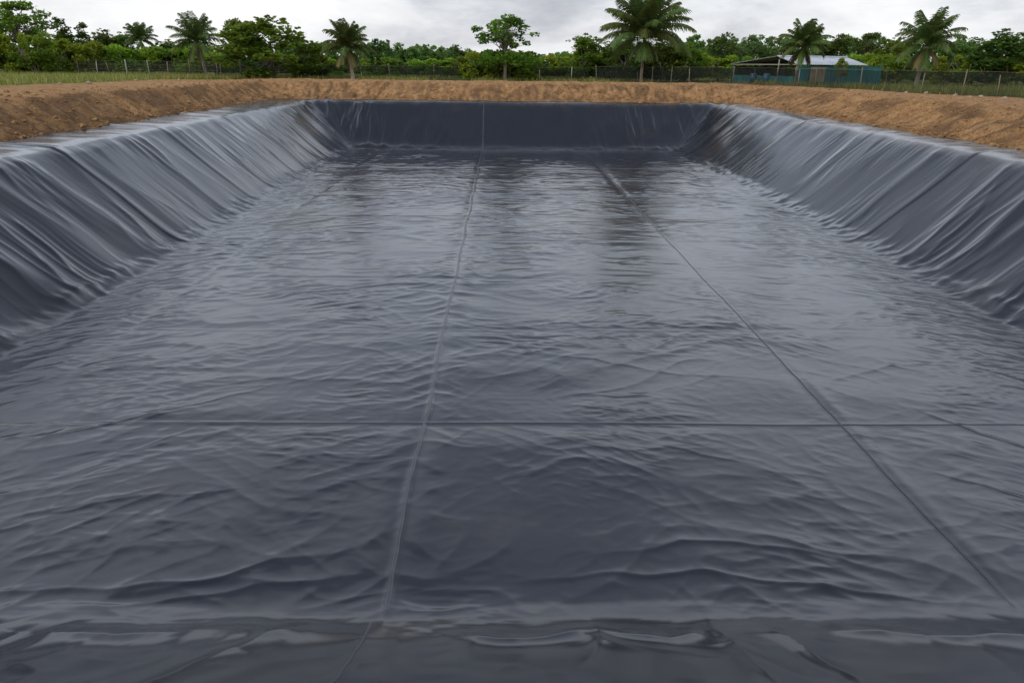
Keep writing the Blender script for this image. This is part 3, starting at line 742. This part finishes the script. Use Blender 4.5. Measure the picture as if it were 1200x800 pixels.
def palm(label, px, crown_y, Y, rpx, base_px=None, seed=0, skirt=5, trunk_r=0.13, bark=None, nf=27, lw=1.0, dry_m=None, dl=0.85):
    c = at(px, crown_y, Y); b = at(base_px or px, crown_y, Y)
    R_ = (at(px + rpx, crown_y, Y)[0] - c[0])
    z0 = gz(b[0], Y)
    o = thing('palm_tree', label, 'palm tree', (b[0], Y, z0), 0, None)
    mb = MB(); hh = c[2] - z0; off = c[0] - b[0]
    pts, rad = [], []
    for i in range(15):
        t = i / 14; pts.append((off * t ** 1.4, 0.03 * math.sin(5 * t), -0.12 + (hh + 0.12) * t)); rad.append(trunk_r * (1.25 - 0.45 * t ** 0.5 + (0.12 if i % 2 else 0) * 0.3 + 0.25 * (t > 0.93)))
    mb.tube(pts, rad, 9); mb.build('trunk', bark or M_PALEBARK, o)
    rng = np.random.default_rng(seed + 500)
    for i in range(nf + skirt):
        dry = i >= nf
        k = i % 6
        if dry: arch, lm = ((-0.5, -1.45), M_DRY if i % 2 else M_PALM)
        else:
            t = i / (nf - 1)             # 0 = newest upright, 1 = outer
            a0 = 1.52 - 1.25 * t ** 1.35 + rng.normal(0, 0.05); arch = (a0, a0 - 0.65 - 1.05 * t); lm = M_PALM
        ln = R_ * (1.18 if not dry else dl) * rng.uniform(0.9, 1.08)
        me = frond_mesh(seed * 50 + i, ln, arch, dry_m if dry and dry_m else lm, 34 if lw == 1.0 else 52, lw)
        fo = link('frond', me, o, (off, 0.03 * math.sin(5), hh - 0.03))
        fo.rotation_euler = (rng.normal(0, 0.06), 0, i * 2.39996 + rng.normal(0, 0.15))
    return o
palm('coconut palm with arching fronds behind the left wire fence, left of the big bushy tree', 231, 51, 79, 30, 236, 1, 4, 0.14, M_BARK)
palm('distant coconut palm, only its crown showing above the thicket at far left', 165, 48, 104, 19, None, 2, 2)
palm('full coconut palm with pale trunk and dry skirt, right of the big bushy tree', 407, 57, 64, 29, 411, 3, 8, 0.16)
palm('slender coconut palm on a thin dark trunk in front of the shed', 941, 56, 58.5, 27, 937, 4, 4, 0.085, M_BARK)
palm('large coconut palm with hanging old fronds at right, beyond the dark net fence', 1086, 55, 62, 37, 1083, 5, 9, 0.17)

# ---- single trees
T_ = tree
T_('leafy_tree', 'open', 1, M_LEAF, 'tall loose-crowned tree rising highest at the far left edge', 12, 2, 84, 74)
T_('leafy_tree', 'open', 2, M_LEAF, 'tree leaning out of the left frame edge behind the tall loose-crowned one', -35, 8, 88, 70)
T_('slim_tree', 'cone', 1, M_DARK, 'dark pointed tree, leftmost and tallest of the trio beside the tall loose-crowned tree', 68, 21, 96, 30)
T_('slim_tree', 'cone', 2, M_DARK, 'dark leaning tree in the middle of the pointed trio at left', 82, 25, 100, 26).rotation_euler[1] = -0.18
T_('slim_tree', 'cone', 3, M_DARK, 'dark stumpy pointed tree, rightmost of the trio at left', 95, 27, 98, 30)
T_('leafy_tree', 'round', 1, M_DARK, 'small dark round tree between the pointed trio and the distant palm', 120, 35, 104, 36)
T_('leafy_tree', 'round', 2, M_FAR, 'low tree just left of the distant palm crown', 142, 40, 108, 34)
T_('leafy_tree', 'round', 3, M_FAR, 'low tree filling the gap between the distant palm and the arching palm', 195, 47, 106, 40)
T_('bushy_tree', 'round', 4, M_LEAF, 'big bushy tree with foliage down to the fence, left of the pale-trunked palm', 312, 21, 65, 100)
T_('leafy_tree', 'open', 3, M_LEAF, 'wispy young tree against the left of the big bushy tree', 276, 22, 70, 30)
T_('bushy_tree', 'round', 5, M_LEAF, 'small rounded tree in the gap between the big bushy tree and the pale-trunked palm', 362, 56, 70, 44)
T_('slim_tree', 'cone', 4, M_DARK, 'dark columnar tree just right of the pale-trunked palm', 440, 46, 84, 22)
T_('slim_tree', 'cone', 1, M_FAR, 'thin spire-like tree right of the dark columnar one', 455, 47, 88, 14)
T_('leafy_tree', 'round', 6, M_FAR, 'distant dark rounded tree, left of the two in the low tree line', 503, 58, 110, 30)
T_('leafy_tree', 'round', 1, M_FAR, 'distant dark rounded tree, right of the two in the low tree line', 532, 53, 106, 28)
T_('leafy_tree', 'tiered', 1, M_LEAF, 'airy tree with ragged open top over a dense skirt, behind the far bank', 592, 19, 65, 84)
T_('leafy_tree', 'round', 2, M_LEAF, 'bushy tree tucked against the left of the giant feathery palm', 690, 42, 74, 46)
palm('giant dark feathery palm on a straight trunk, towering over the far bank', 755, 46, 64, 53, 755, 9, 10, 0.13, M_BARK, 36, 1.15, M_PALM, 0.55)
T_('leafy_tree', 'round', 6, M_DARK, 'dark rounded tree filling in behind the left of the giant feathery palm', 733, 44, 72, 52)
T_('leafy_tree', 'round', 1, M_DARK, 'dark rounded tree filling in behind the right of the giant feathery palm', 778, 46, 73, 50)
T_('leafy_tree', 'round', 3, M_LEAF, 'rounded olive tree at the right foot of the giant feathery palm', 806, 50, 76, 44)
T_('leafy_tree', 'round', 4, M_FAR, 'dark rounded tree, tallest of the row between the giant palm and the shed', 851, 40, 92, 40)
T_('leafy_tree', 'open', 2, M_FAR, 'loose tree rising behind the left end of the shed roof', 884, 41, 90, 34)
T_('leafy_tree', 'round', 5, M_FAR, 'rounded tree directly behind the slender palm', 918, 43, 94, 38)
T_('leafy_tree', 'round', 6, M_DARK, 'dark rounded tree behind the right end of the shed roof', 982, 41, 92, 44)
T_('leafy_tree', 'open', 1, M_FAR, 'knobbly-topped tree midway between the shed and the large right-hand palm', 1020, 39, 92, 42)
T_('leafy_tree', 'round', 1, M_LEAF, 'rounded tree close behind the left fronds of the large right-hand palm', 1052, 44, 88, 36)
T_('leafy_tree', 'round', 2, M_DARK, 'low dark tree just right of the large right-hand palm', 1126, 52, 84, 44)
T_('bushy_tree', 'round', 3, M_DARK, 'big dark dense tree at the right edge of the picture', 1182, 35, 70, 66)
T_('bushy_tree', 'round', 5, M_LEAF, 'big tree partly out of the right edge behind the dark dense one', 1222, 40, 76, 60)
T_('sapling', 'open', 3, M_LIGHT, 'thin bright-leaved sapling in front of the shed roof', 989, 68, 58, 14)

# ---- thicket shrubs behind the fences
grp = 'shrubs in the thicket behind the fences'
sh = [(8, 38, 78, 46), (34, 40, 76, 44), (62, 44, 79, 44), (90, 46, 80, 42), (118, 49, 82, 42), (146, 52, 83, 40), (172, 54, 84, 40), (200, 56, 84, 42), (216, 58, 82, 34), (254, 60, 82, 40), (-20, 38, 78, 50),
      (380, 66, 80, 36), (432, 66, 82, 36), (466, 66, 84, 36), (492, 68, 86, 34), (518, 69, 86, 34), (544, 68, 84, 36), (566, 62, 70, 38), (616, 62, 70, 42), (592, 66, 69, 40), (622, 63, 80, 38), (646, 62, 84, 38), (668, 63, 84, 38), (692, 61, 80, 40),
      (716, 62, 76, 40), (786, 62, 74, 42), (818, 63, 78, 36), (846, 64, 80, 38), (872, 64, 84, 36), (1006, 62, 84, 36), (1030, 63, 82, 36), (1056, 64, 80, 38), (1110, 66, 76, 40), (1140, 66, 74, 40), (1166, 68, 70, 40), (1200, 68, 68, 44), (1240, 66, 66, 50)]
for i, (px, yt, Y, w) in enumerate(sh):
    T_('leafy_shrub', 'shrub', i % 4, M_LIGHT if i % 3 != 1 else M_LEAF, 'leafy green shrub in the thicket growing behind the fence', px, yt + random.uniform(-2, 3), Y + random.uniform(-2, 2), w * 1.15, 'shrub', grp)

# ---- far woodland, one mass
rng = np.random.default_rng(77); cl = []
for i in range(520):
    px = -760 + 2720 * (i + rng.uniform(-0.5, 0.5)) / 520
    Y = rng.uniform(98, 140)
    top = 57 + 7 * math.sin(px * 0.011 + 1.0) * (px < 700) + (-9 if px > 790 else 0) + (-12 if px < 130 else 0) + rng.normal(0, 3.2)
    p = at(px, top, Y); hgt = max(2.0, p[2] - GROUND)
    for k in range(7):
        f = k / 6
        r = rng.uniform(0.6, 1.25) * (1 - 0.35 * f)
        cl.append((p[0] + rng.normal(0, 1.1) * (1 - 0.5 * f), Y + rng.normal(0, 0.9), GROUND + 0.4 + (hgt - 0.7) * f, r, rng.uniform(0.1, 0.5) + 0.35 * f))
V, T = clump_cloud(cl, 75, 0.55, rng, 0.3)
tag(link('woodland', leaf_mesh('woodland', V, T, M_FAR)), 'dense mixed woodland forming the far tree line', 'woodland', None, 'stuff')

# ---- grass and weeds
rng = np.random.default_rng(78)
def grass_patch(name, label, pts, hlo, hhi):
    n = len(pts); h = rng.uniform(hlo, hhi, n); a = rng.uniform(0, 2 * PI, n); w = 0.022
    z = terrain(pts[:, 0], pts[:, 1])[0] - 0.03
    b = np.stack([pts[:, 0], pts[:, 1], z], -1); d = np.stack([np.cos(a), np.sin(a), 0 * a], -1)
    l2 = np.stack([rng.normal(0, 0.3, n) * h, rng.normal(0, 0.3, n) * h, h], -1)
    V = np.stack([b - d * w, b + d * w, b + l2 * 0.6 + d * w * 0.9, b + l2 * 0.6 - d * w * 0.9, b + l2 * 0.6 - d * w * 0.9, b + l2 * 0.6 + d * w * 0.9, b + l2 + d * 0.003, b + l2 - d * 0.003], 1).reshape(-1, 3)
    tag(link(name, leaf_mesh(name, V, np.repeat(rng.uniform(0, 1, n), 2), M_GRASS)), label, 'grass', None, 'stuff')
P = np.stack([rng.uniform(-90, -26, 70000), rng.uniform(38, 90, 70000)], -1)
keep = (-P[:, 0] - 30.0 + 2.5 * perlin(P[:, 0] * 0.12, P[:, 1] * 0.12, 230) > rng.uniform(-1, 2, len(P))) & (P[:, 1] < 74 - 0.2 * (P[:, 0] + 27) + 4)
grass_patch('grass', 'rough yellowish green grass between the dirt track and the left fence', P[keep], 0.15, 0.5)
P = np.stack([rng.uniform(-30, 14, 22000), rng.uniform(63, 76, 22000)], -1)
grass_patch('grass', 'green grass strip between the far bank and the thicket', P[perlin(P[:, 0] * 0.2, P[:, 1] * 0.2, 240) > -0.15], 0.15, 0.5)
P = np.stack([rng.uniform(20, 50, 16000), rng.uniform(30, 64, 16000)], -1)
P = P[(P[:, 0] - 28.6 + 0.62 * (P[:, 1] - 46) > -0.3) & (perlin(P[:, 0] * 0.3, P[:, 1] * 0.3, 241) > -0.05)]
grass_patch('grass', 'patchy weeds along the foot of the right-hand fence', P, 0.12, 0.5)

# ------------------------------------------------------------------ fences
def fence(name, label, route, top_h, post_list, net=None, wires=(1.0,), cat='fence'):
    """route: ground plan points; post_list: (distance fraction, height, radius, lean, material)"""
    R_ = [np.array(p, float) for p in route]
    seg = [np.linalg.norm(R_[i + 1] - R_[i]) for i in range(len(R_) - 1)]; tot = sum(seg)
    def pt(s):
        s = max(0, min(tot, s))
        for i, l in enumerate(seg):
            if s <= l or i == len(seg) - 1: return R_[i] + (R_[i + 1] - R_[i]) * (s / l)
            s -= l
    o = thing(name, label, cat, (R_[0][0], R_[0][1], gz(*R_[0])))
    org = Vector(o.location)
    for (s, h, r, lean, m) in post_list(tot):
        p = pt(s); z = gz(*p); mb = MB()
        k = random.uniform(-0.02, 0.02)
        mb.tube([Vector((p[0], p[1], z - 0.2)) - org, Vector((p[0] + lean * 0.5 + k, p[1], z + h * 0.5)) - org, Vector((p[0] + lean, p[1], z + h)) - org], [r * 1.1, r, r * 0.85], 7)
        mb.build('post', m, o)
    ss = np.arange(0, tot + 0.01, 0.8)
    P_ = [pt(s) for s in ss]
    for f in wires:
        mb = MB(); mb.tube([Vector((p[0], p[1], gz(*p) * 0.3 + GROUND * 0.7 + top_h * f + random.uniform(-0.03, 0.03))) - org for p in P_], 0.011, 4, False); mb.build('wire', M_WIRE, o)
    if net:
        m, lo, hi = net; V = []; q = []
        for p in P_:
            g = gz(*p) * 0.4 + GROUND * 0.6
            for k in range(5):
                V.append((p[0] - org[0] + random.uniform(-0.03, 0.03), p[1] - org[1] + random.uniform(-0.04, 0.04), g - org[2] + lo + (hi - lo) * k / 4 + (random.uniform(-0.05, 0.05) if k == 4 else 0)))
        n = len(P_)
        for i in range(n - 1):
            for k in range(4): q.append((i * 5 + k, i * 5 + 5 + k, i * 5 + 6 + k, i * 5 + 1 + k))
        link('net', new_mesh('net', np.array(V), quads=np.array(q), mat=m), o)
    return o
def posts_random(step, h, r, mats, lean=0.12):
    def f(tot):
        out = []; s = 0.3
        while s < tot:
            out.append((s, h * random.uniform(0.75, 1.15), r * random.uniform(0.7, 1.3), random.uniform(-lean, lean), random.choice(mats))); s += step * random.uniform(0.7, 1.3)
        return out
    return f
fence('wire_fence', 'rickety fence of crooked wooden posts and wire along the left thicket', [(-96, 92), (-62, 81), (-44, 76), (-27, 71)], 1.45,
      posts_random(2.1, 1.5, 0.045, [M_POST, M_POST, M_POSTPALE], 0.22), (M_NETTHIN, 0.0, 1.3), (0.45, 0.75, 1.0))
fence('net_fence', 'long fence of dark netting on thin posts behind the far bank', [(-27, 69.5), (-10, 68.5), (8.5, 67.6)], 1.25,
      posts_random(3.3, 1.35, 0.035, [M_POST, M_POST, M_POSTPALE], 0.05), (M_NET, 0.0, 1.22), (1.0,))
fence('net_fence', 'dark net fence with uneven wooden posts running past the shed on the right', [(8.6, 67.4), (21.2, 57.0), (28.6, 46.0), (38.0, 31.0)], 1.38,
      posts_random(2.0, 1.35, 0.034, [M_POST, M_POST, M_WIRE], 0.16), (M_NET, 0.0, 1.33), (1.0,))

# ------------------------------------------------------------------ shed
def shed():
    Y0 = 66.0
    c = at(934, 77, Y0)                       # front corner under the eave
    a = math.radians(24)
    o = thing('open_shed', 'low open shed with bluish metal roof and teal netting walls on the right', 'shed', (c[0], Y0, GROUND), a)
    # local: +x along the ridge, +y towards the back
    LEN, FRONT, BACK = 8.4, 2.2, 6.2
    ze, zr, zb = 1.85, 2.42, 1.72
    def sheet(p00, p10, p01, waves, nm, m, amp=0.028):
        p00, p10, p01 = np.array(p00), np.array(p10), np.array(p01); nu = waves * 6; V = []; q = []
        nrm = np.cross(p10 - p00, p01 - p00); nrm /= np.linalg.norm(nrm)
        for lay in (0, 1):
            for j in range(2):
                for i in range(nu + 1):
                    V.append(p00 + (p10 - p00) * i / nu + (p01 - p00) * j + nrm * (amp * math.sin(i / 6 * 2 * PI) - 0.02 * lay))
        k = nu + 1
        for i in range(nu):
            q.append((i, i + 1, k + i + 1, k + i)); q.append((2 * k + i, 3 * k + i, 3 * k + i + 1, 2 * k + i + 1))
            q.append((i, 2 * k + i, 2 * k + i + 1, i + 1)); q.append((k + i, k + i + 1, 3 * k + i + 1, 3 * k + i))
        return link(nm, new_mesh(nm, np.array(V), quads=np.array(q), mat=m), o)
    tag(sheet((-0.3, -0.35, ze - 0.10), (LEN + 0.3, -0.35, ze - 0.10), (-0.3, FRONT, zr), 34, 'roof', M_ROOF), 'bluish corrugated metal roof sheet')
    tag(sheet((LEN - 1.5, FRONT + 0.02, zr + 0.01), (-0.3, FRONT + 0.02, zr + 0.01), (LEN - 1.5, FRONT + BACK, zb), 30, 'roof', M_TIN), 'older dull lean-to roof sheet')
    mb = MB(); mb.tube([(-0.3, FRONT, zr + 0.03), (LEN + 0.3, FRONT, zr + 0.03)], 0.07, 8); mb.build('ridge_cap', M_ROOF, o)
    for i in range(5):
        for (yy, zz) in ((0.0, ze - 0.06), (FRONT, zr - 0.08), (FRONT + BACK - 0.3, zb)):
            mb = MB(); mb.tube([(i * LEN / 4, yy, -0.1), (i * LEN / 4 + random.uniform(-0.04, 0.04), yy, zz)], 0.06, 8); mb.build('post', M_POST if i else M_POSTPALE, o)
    mb = MB()
    for i in range(5): mb.tube([(i * LEN / 4, 0, ze - 0.12), (i * LEN / 4, FRONT, zr - 0.10), (i * LEN / 4, FRONT + BACK, zb - 0.07)], 0.045, 6)
    mb.build('rafters', M_INT, o)
    mb = MB(); mb.tube([(-0.25, -0.2, ze - 0.13), (-0.25, FRONT + BACK, ze - 0.16)], 0.04, 6); mb.build('tie_beam', M_POSTPALE, o)
    def hang(x0, x1, y, z0, z1, nm, m, n=40, y1=None):
        V = []; q = []
        for lay in (0, 1):
            for i in range(n + 1):
                for j in range(6):
                    t = i / n; f = j / 5
                    V.append((x0 + (x1 - x0) * t, (y if y1 is None else y + (y1 - y) * t) + 0.05 * math.sin(t * n * 0.9 + 2 * f) * (1 - 0.5 * f) + 0.02 * lay, z0 + (z1 - z0) * f - (0.05 * math.sin(PI * ((t * 5) % 1)) if j == 5 else 0)))
        off = (n + 1) * 6
        for i in range(n):
            for j in range(5):
                q.append((i * 6 + j, i * 6 + 6 + j, i * 6 + 7 + j, i * 6 + 1 + j)); q.append((off + i * 6 + j, off + i * 6 + 1 + j, off + i * 6 + 7 + j, off + i * 6 + 6 + j))
        return link(nm, new_mesh(nm, np.array(V), quads=np.array(q), mat=m), o)
    tag(hang(0.05, LEN + 2.6, -0.06, 0.0, ze - 0.22, 'wall_sheet', M_TEAL, 60), 'teal netting hung along the front')
    tag(hang(1.6, 3.5, -0.18, 0.25, ze - 0.3, 'wall_sheet', M_TAN, 14), 'tan sheet patched over the teal netting')
    tag(hang(0.1, LEN - 1.6, FRONT + BACK - 0.25, 0.0, zb - 0.15, 'wall_sheet', M_INT, 40), 'dark boarding at the back')
    tag(hang(0.0, 0.02, 0.2, 0.0, 0.75, 'wall_sheet', M_TEAL, 30, FRONT + BACK - 0.3), 'low teal netting across the open end')
    # tank standing in the open end
    return o, a, c
so, sa, sc = shed()
def local(px_, py_):
    return (sc[0] + px_ * math.cos(sa) - py_ * math.sin(sa), 66.0 + px_ * math.sin(sa) + py_ * math.cos(sa))
for i, (lx_, ly_, lab) in enumerate(((-0.9, 2.6, 'blue plastic drum by the open end of the shed, nearer the slender palm'), (-0.8, 4.4, 'blue plastic drum by the open end of the shed, farther from the slender palm'))):
    X, Y = local(lx_, ly_); mb = MB()
    mb.tube([(0, 0, z) for z in (0, 0.02, 0.3, 0.32, 0.6, 0.62, 0.9, 0.93)], [0.28, 0.30, 0.30, 0.32, 0.32, 0.30, 0.30, 0.27], 18)
    o = thing('plastic_drum', lab, 'drum', (X, Y, GROUND)); mb.build('body', M_BLUE, o)
    mb = MB(); mb.tube([(0.1, 0.05, 0.93), (0.1, 0.05, 0.97)], 0.05, 10); mb.build('cap', M_POST, o)

# ------------------------------------------------------------------ loose stones on the banks
def stone(x, y, r, label, group):
    rng = np.random.default_rng(int(abs(x * 100 + y * 7))); mb = MB(); n, m_ = 10, 7; V = []
    off = rng.uniform(0, 9)
    for j in range(m_ + 1):
        for i in range(n):
            th = PI * j / m_; ph = 2 * PI * i / n
            d = np.array([math.sin(th) * math.cos(ph), math.sin(th) * math.sin(ph), math.cos(th)])
            k = 1 + 0.35 * float(perlin(np.array([d[0] * 1.3 + off]), np.array([d[1] * 1.3 + d[2] * 2]), 3)[0])
            V.append(d * k * r * np.array([1.2, 0.9, 0.7]))
    q = [(j * n + i, j * n + (i + 1) % n, (j + 1) * n + (i + 1) % n, (j + 1) * n + i) for j in range(m_) for i in range(n)]
    o = link('stone', new_mesh('stone', np.array(V), quads=np.array(q), mat=M_STONE, smooth=False), None, (x, y, gz(x, y) + r * 0.3))
    o.rotation_euler = (0, 0, rng.uniform(0, 6)); tag(o, label, 'stone', group)
for (px, py, Y, r) in ((1062, 107, 47.5, .10), (1085, 110, 46.5, .13), (1050, 108.5, 49, .11), (1120, 110, 44, .14), (1150, 112, 42, .13), (1178, 113, 40, .15), (1015, 105, 51, .15), (985, 104, 53, .12), (1105, 109.5, 46.8, .12), (1136, 114, 40, .11)):
    p = at(px, py, Y); stone(float(p[0]), Y, r, 'pale lump of stone lying on the dirt before the right-hand fence', 'stones on the right-hand bank')
for (px, py, Y, r) in ((104, 97, 50, .17), (22, 100, 48, .10), (160, 96, 58, .13), (70, 99, 49, .12), (210, 95.5, 60, .13)):
    p = at(px, py, Y); stone(float(p[0]), Y, r, 'dirt-coloured clod lying beside the grass on the left track', 'clods on the left track')

# ------------------------------------------------------------------ sky and light
SUN_EL, SUN_AZ = math.radians(42), math.radians(-62)   # azimuth from +Y, clockwise; from the left, a little ahead... set below
SUN_AZ = math.radians(-122)
w = bpy.data.worlds.new('World'); S.world = w; w.use_nodes = True
nt = w.node_tree; bg = nt.nodes['Background']
sky = nt.nodes.new('ShaderNodeTexSky'); sky.sky_type = 'NISHITA'; sky.sun_disc = False
sky.sun_elevation = SUN_EL; sky.sun_rotation = SUN_AZ; sky.air_density = 1.2; sky.dust_density = 2.5
tc = nt.nodes.new('ShaderNodeTexCoord'); mp = nt.nodes.new('ShaderNodeMapping'); mp.inputs['Scale'].default_value = (1.0, 1.0, 3.2)
nt.links.new(tc.outputs['Generated'], mp.inputs['Vector'])
n1 = noise(nt, mp.outputs[0], 2.6, 7, 0.55); n1.inputs['Distortion'].default_value = 0.35
n2 = noise(nt, mp.outputs[0], 8.0, 6, 0.6)
cm = math_(nt, 'MULTIPLY_ADD', n2.outputs[0], 0.36, math_(nt, 'MULTIPLY', n1.outputs[0], 0.74))
cr = ramp(nt, cm, [(0.36, (4.4, 4.5, 5.1)), (0.46, (6.2, 6.35, 6.8)), (0.54, (8.2, 8.3, 8.5)), (0.66, (9.8, 9.8, 9.7))])
thick = ramp(nt, n1.outputs[0], [(0.2, (0.80, 0.80, 0.80)), (0.6, (0.97, 0.97, 0.97))])
sx_ = nt.nodes.new('ShaderNodeSeparateXYZ'); nt.links.new(tc.outputs['Generated'], sx_.inputs[0])
deck = ramp(nt, sx_.outputs[2], [(0.0, (1.0, 1.0, 1.0)), (0.10, (1.02, 1.03, 1.06)), (0.20, (1.31, 1.38, 1.50)), (0.42, (1.24, 1.33, 1.47)), (0.62, (0.83, 0.91, 1.04)), (0.82, (0.48, 0.53, 0.62)), (1.0, (0.32, 0.34, 0.41))])
out = mix(nt, thick.outputs[0], sky.outputs[0], cr.outputs[0])
out = mix(nt, 1.0, out, deck.outputs[0], 'MULTIPLY')
nt.links.new(out, bg.inputs[0]); bg.inputs[1].default_value = 0.1
sun = bpy.data.lights.new('sun', 'SUN'); sun.energy = 1.5; sun.angle = math.radians(22); sun.color = (1, 0.95, 0.88)
so_ = bpy.data.objects.new('sun', sun); C.objects.link(so_)
dirv = Vector((math.sin(SUN_AZ) * math.cos(SUN_EL), math.cos(SUN_AZ) * math.cos(SUN_EL), math.sin(SUN_EL)))
so_.rotation_euler = dirv.to_track_quat('Z', 'Y').to_euler()
so_.location = (-30, 0, 40)

vs = S.view_settings
vs.view_transform = 'Standard'; vs.look = 'None'; vs.exposure = 0.08; vs.gamma = 1.0; vs.use_curve_mapping = False
S.render.engine = 'CYCLES'
S.cycles.sample_clamp_direct = 5.0; S.cycles.sample_clamp_indirect = 3.0; S.cycles.max_bounces = 6; S.cycles.transparent_max_bounces = 12; S.cycles.use_denoising = True
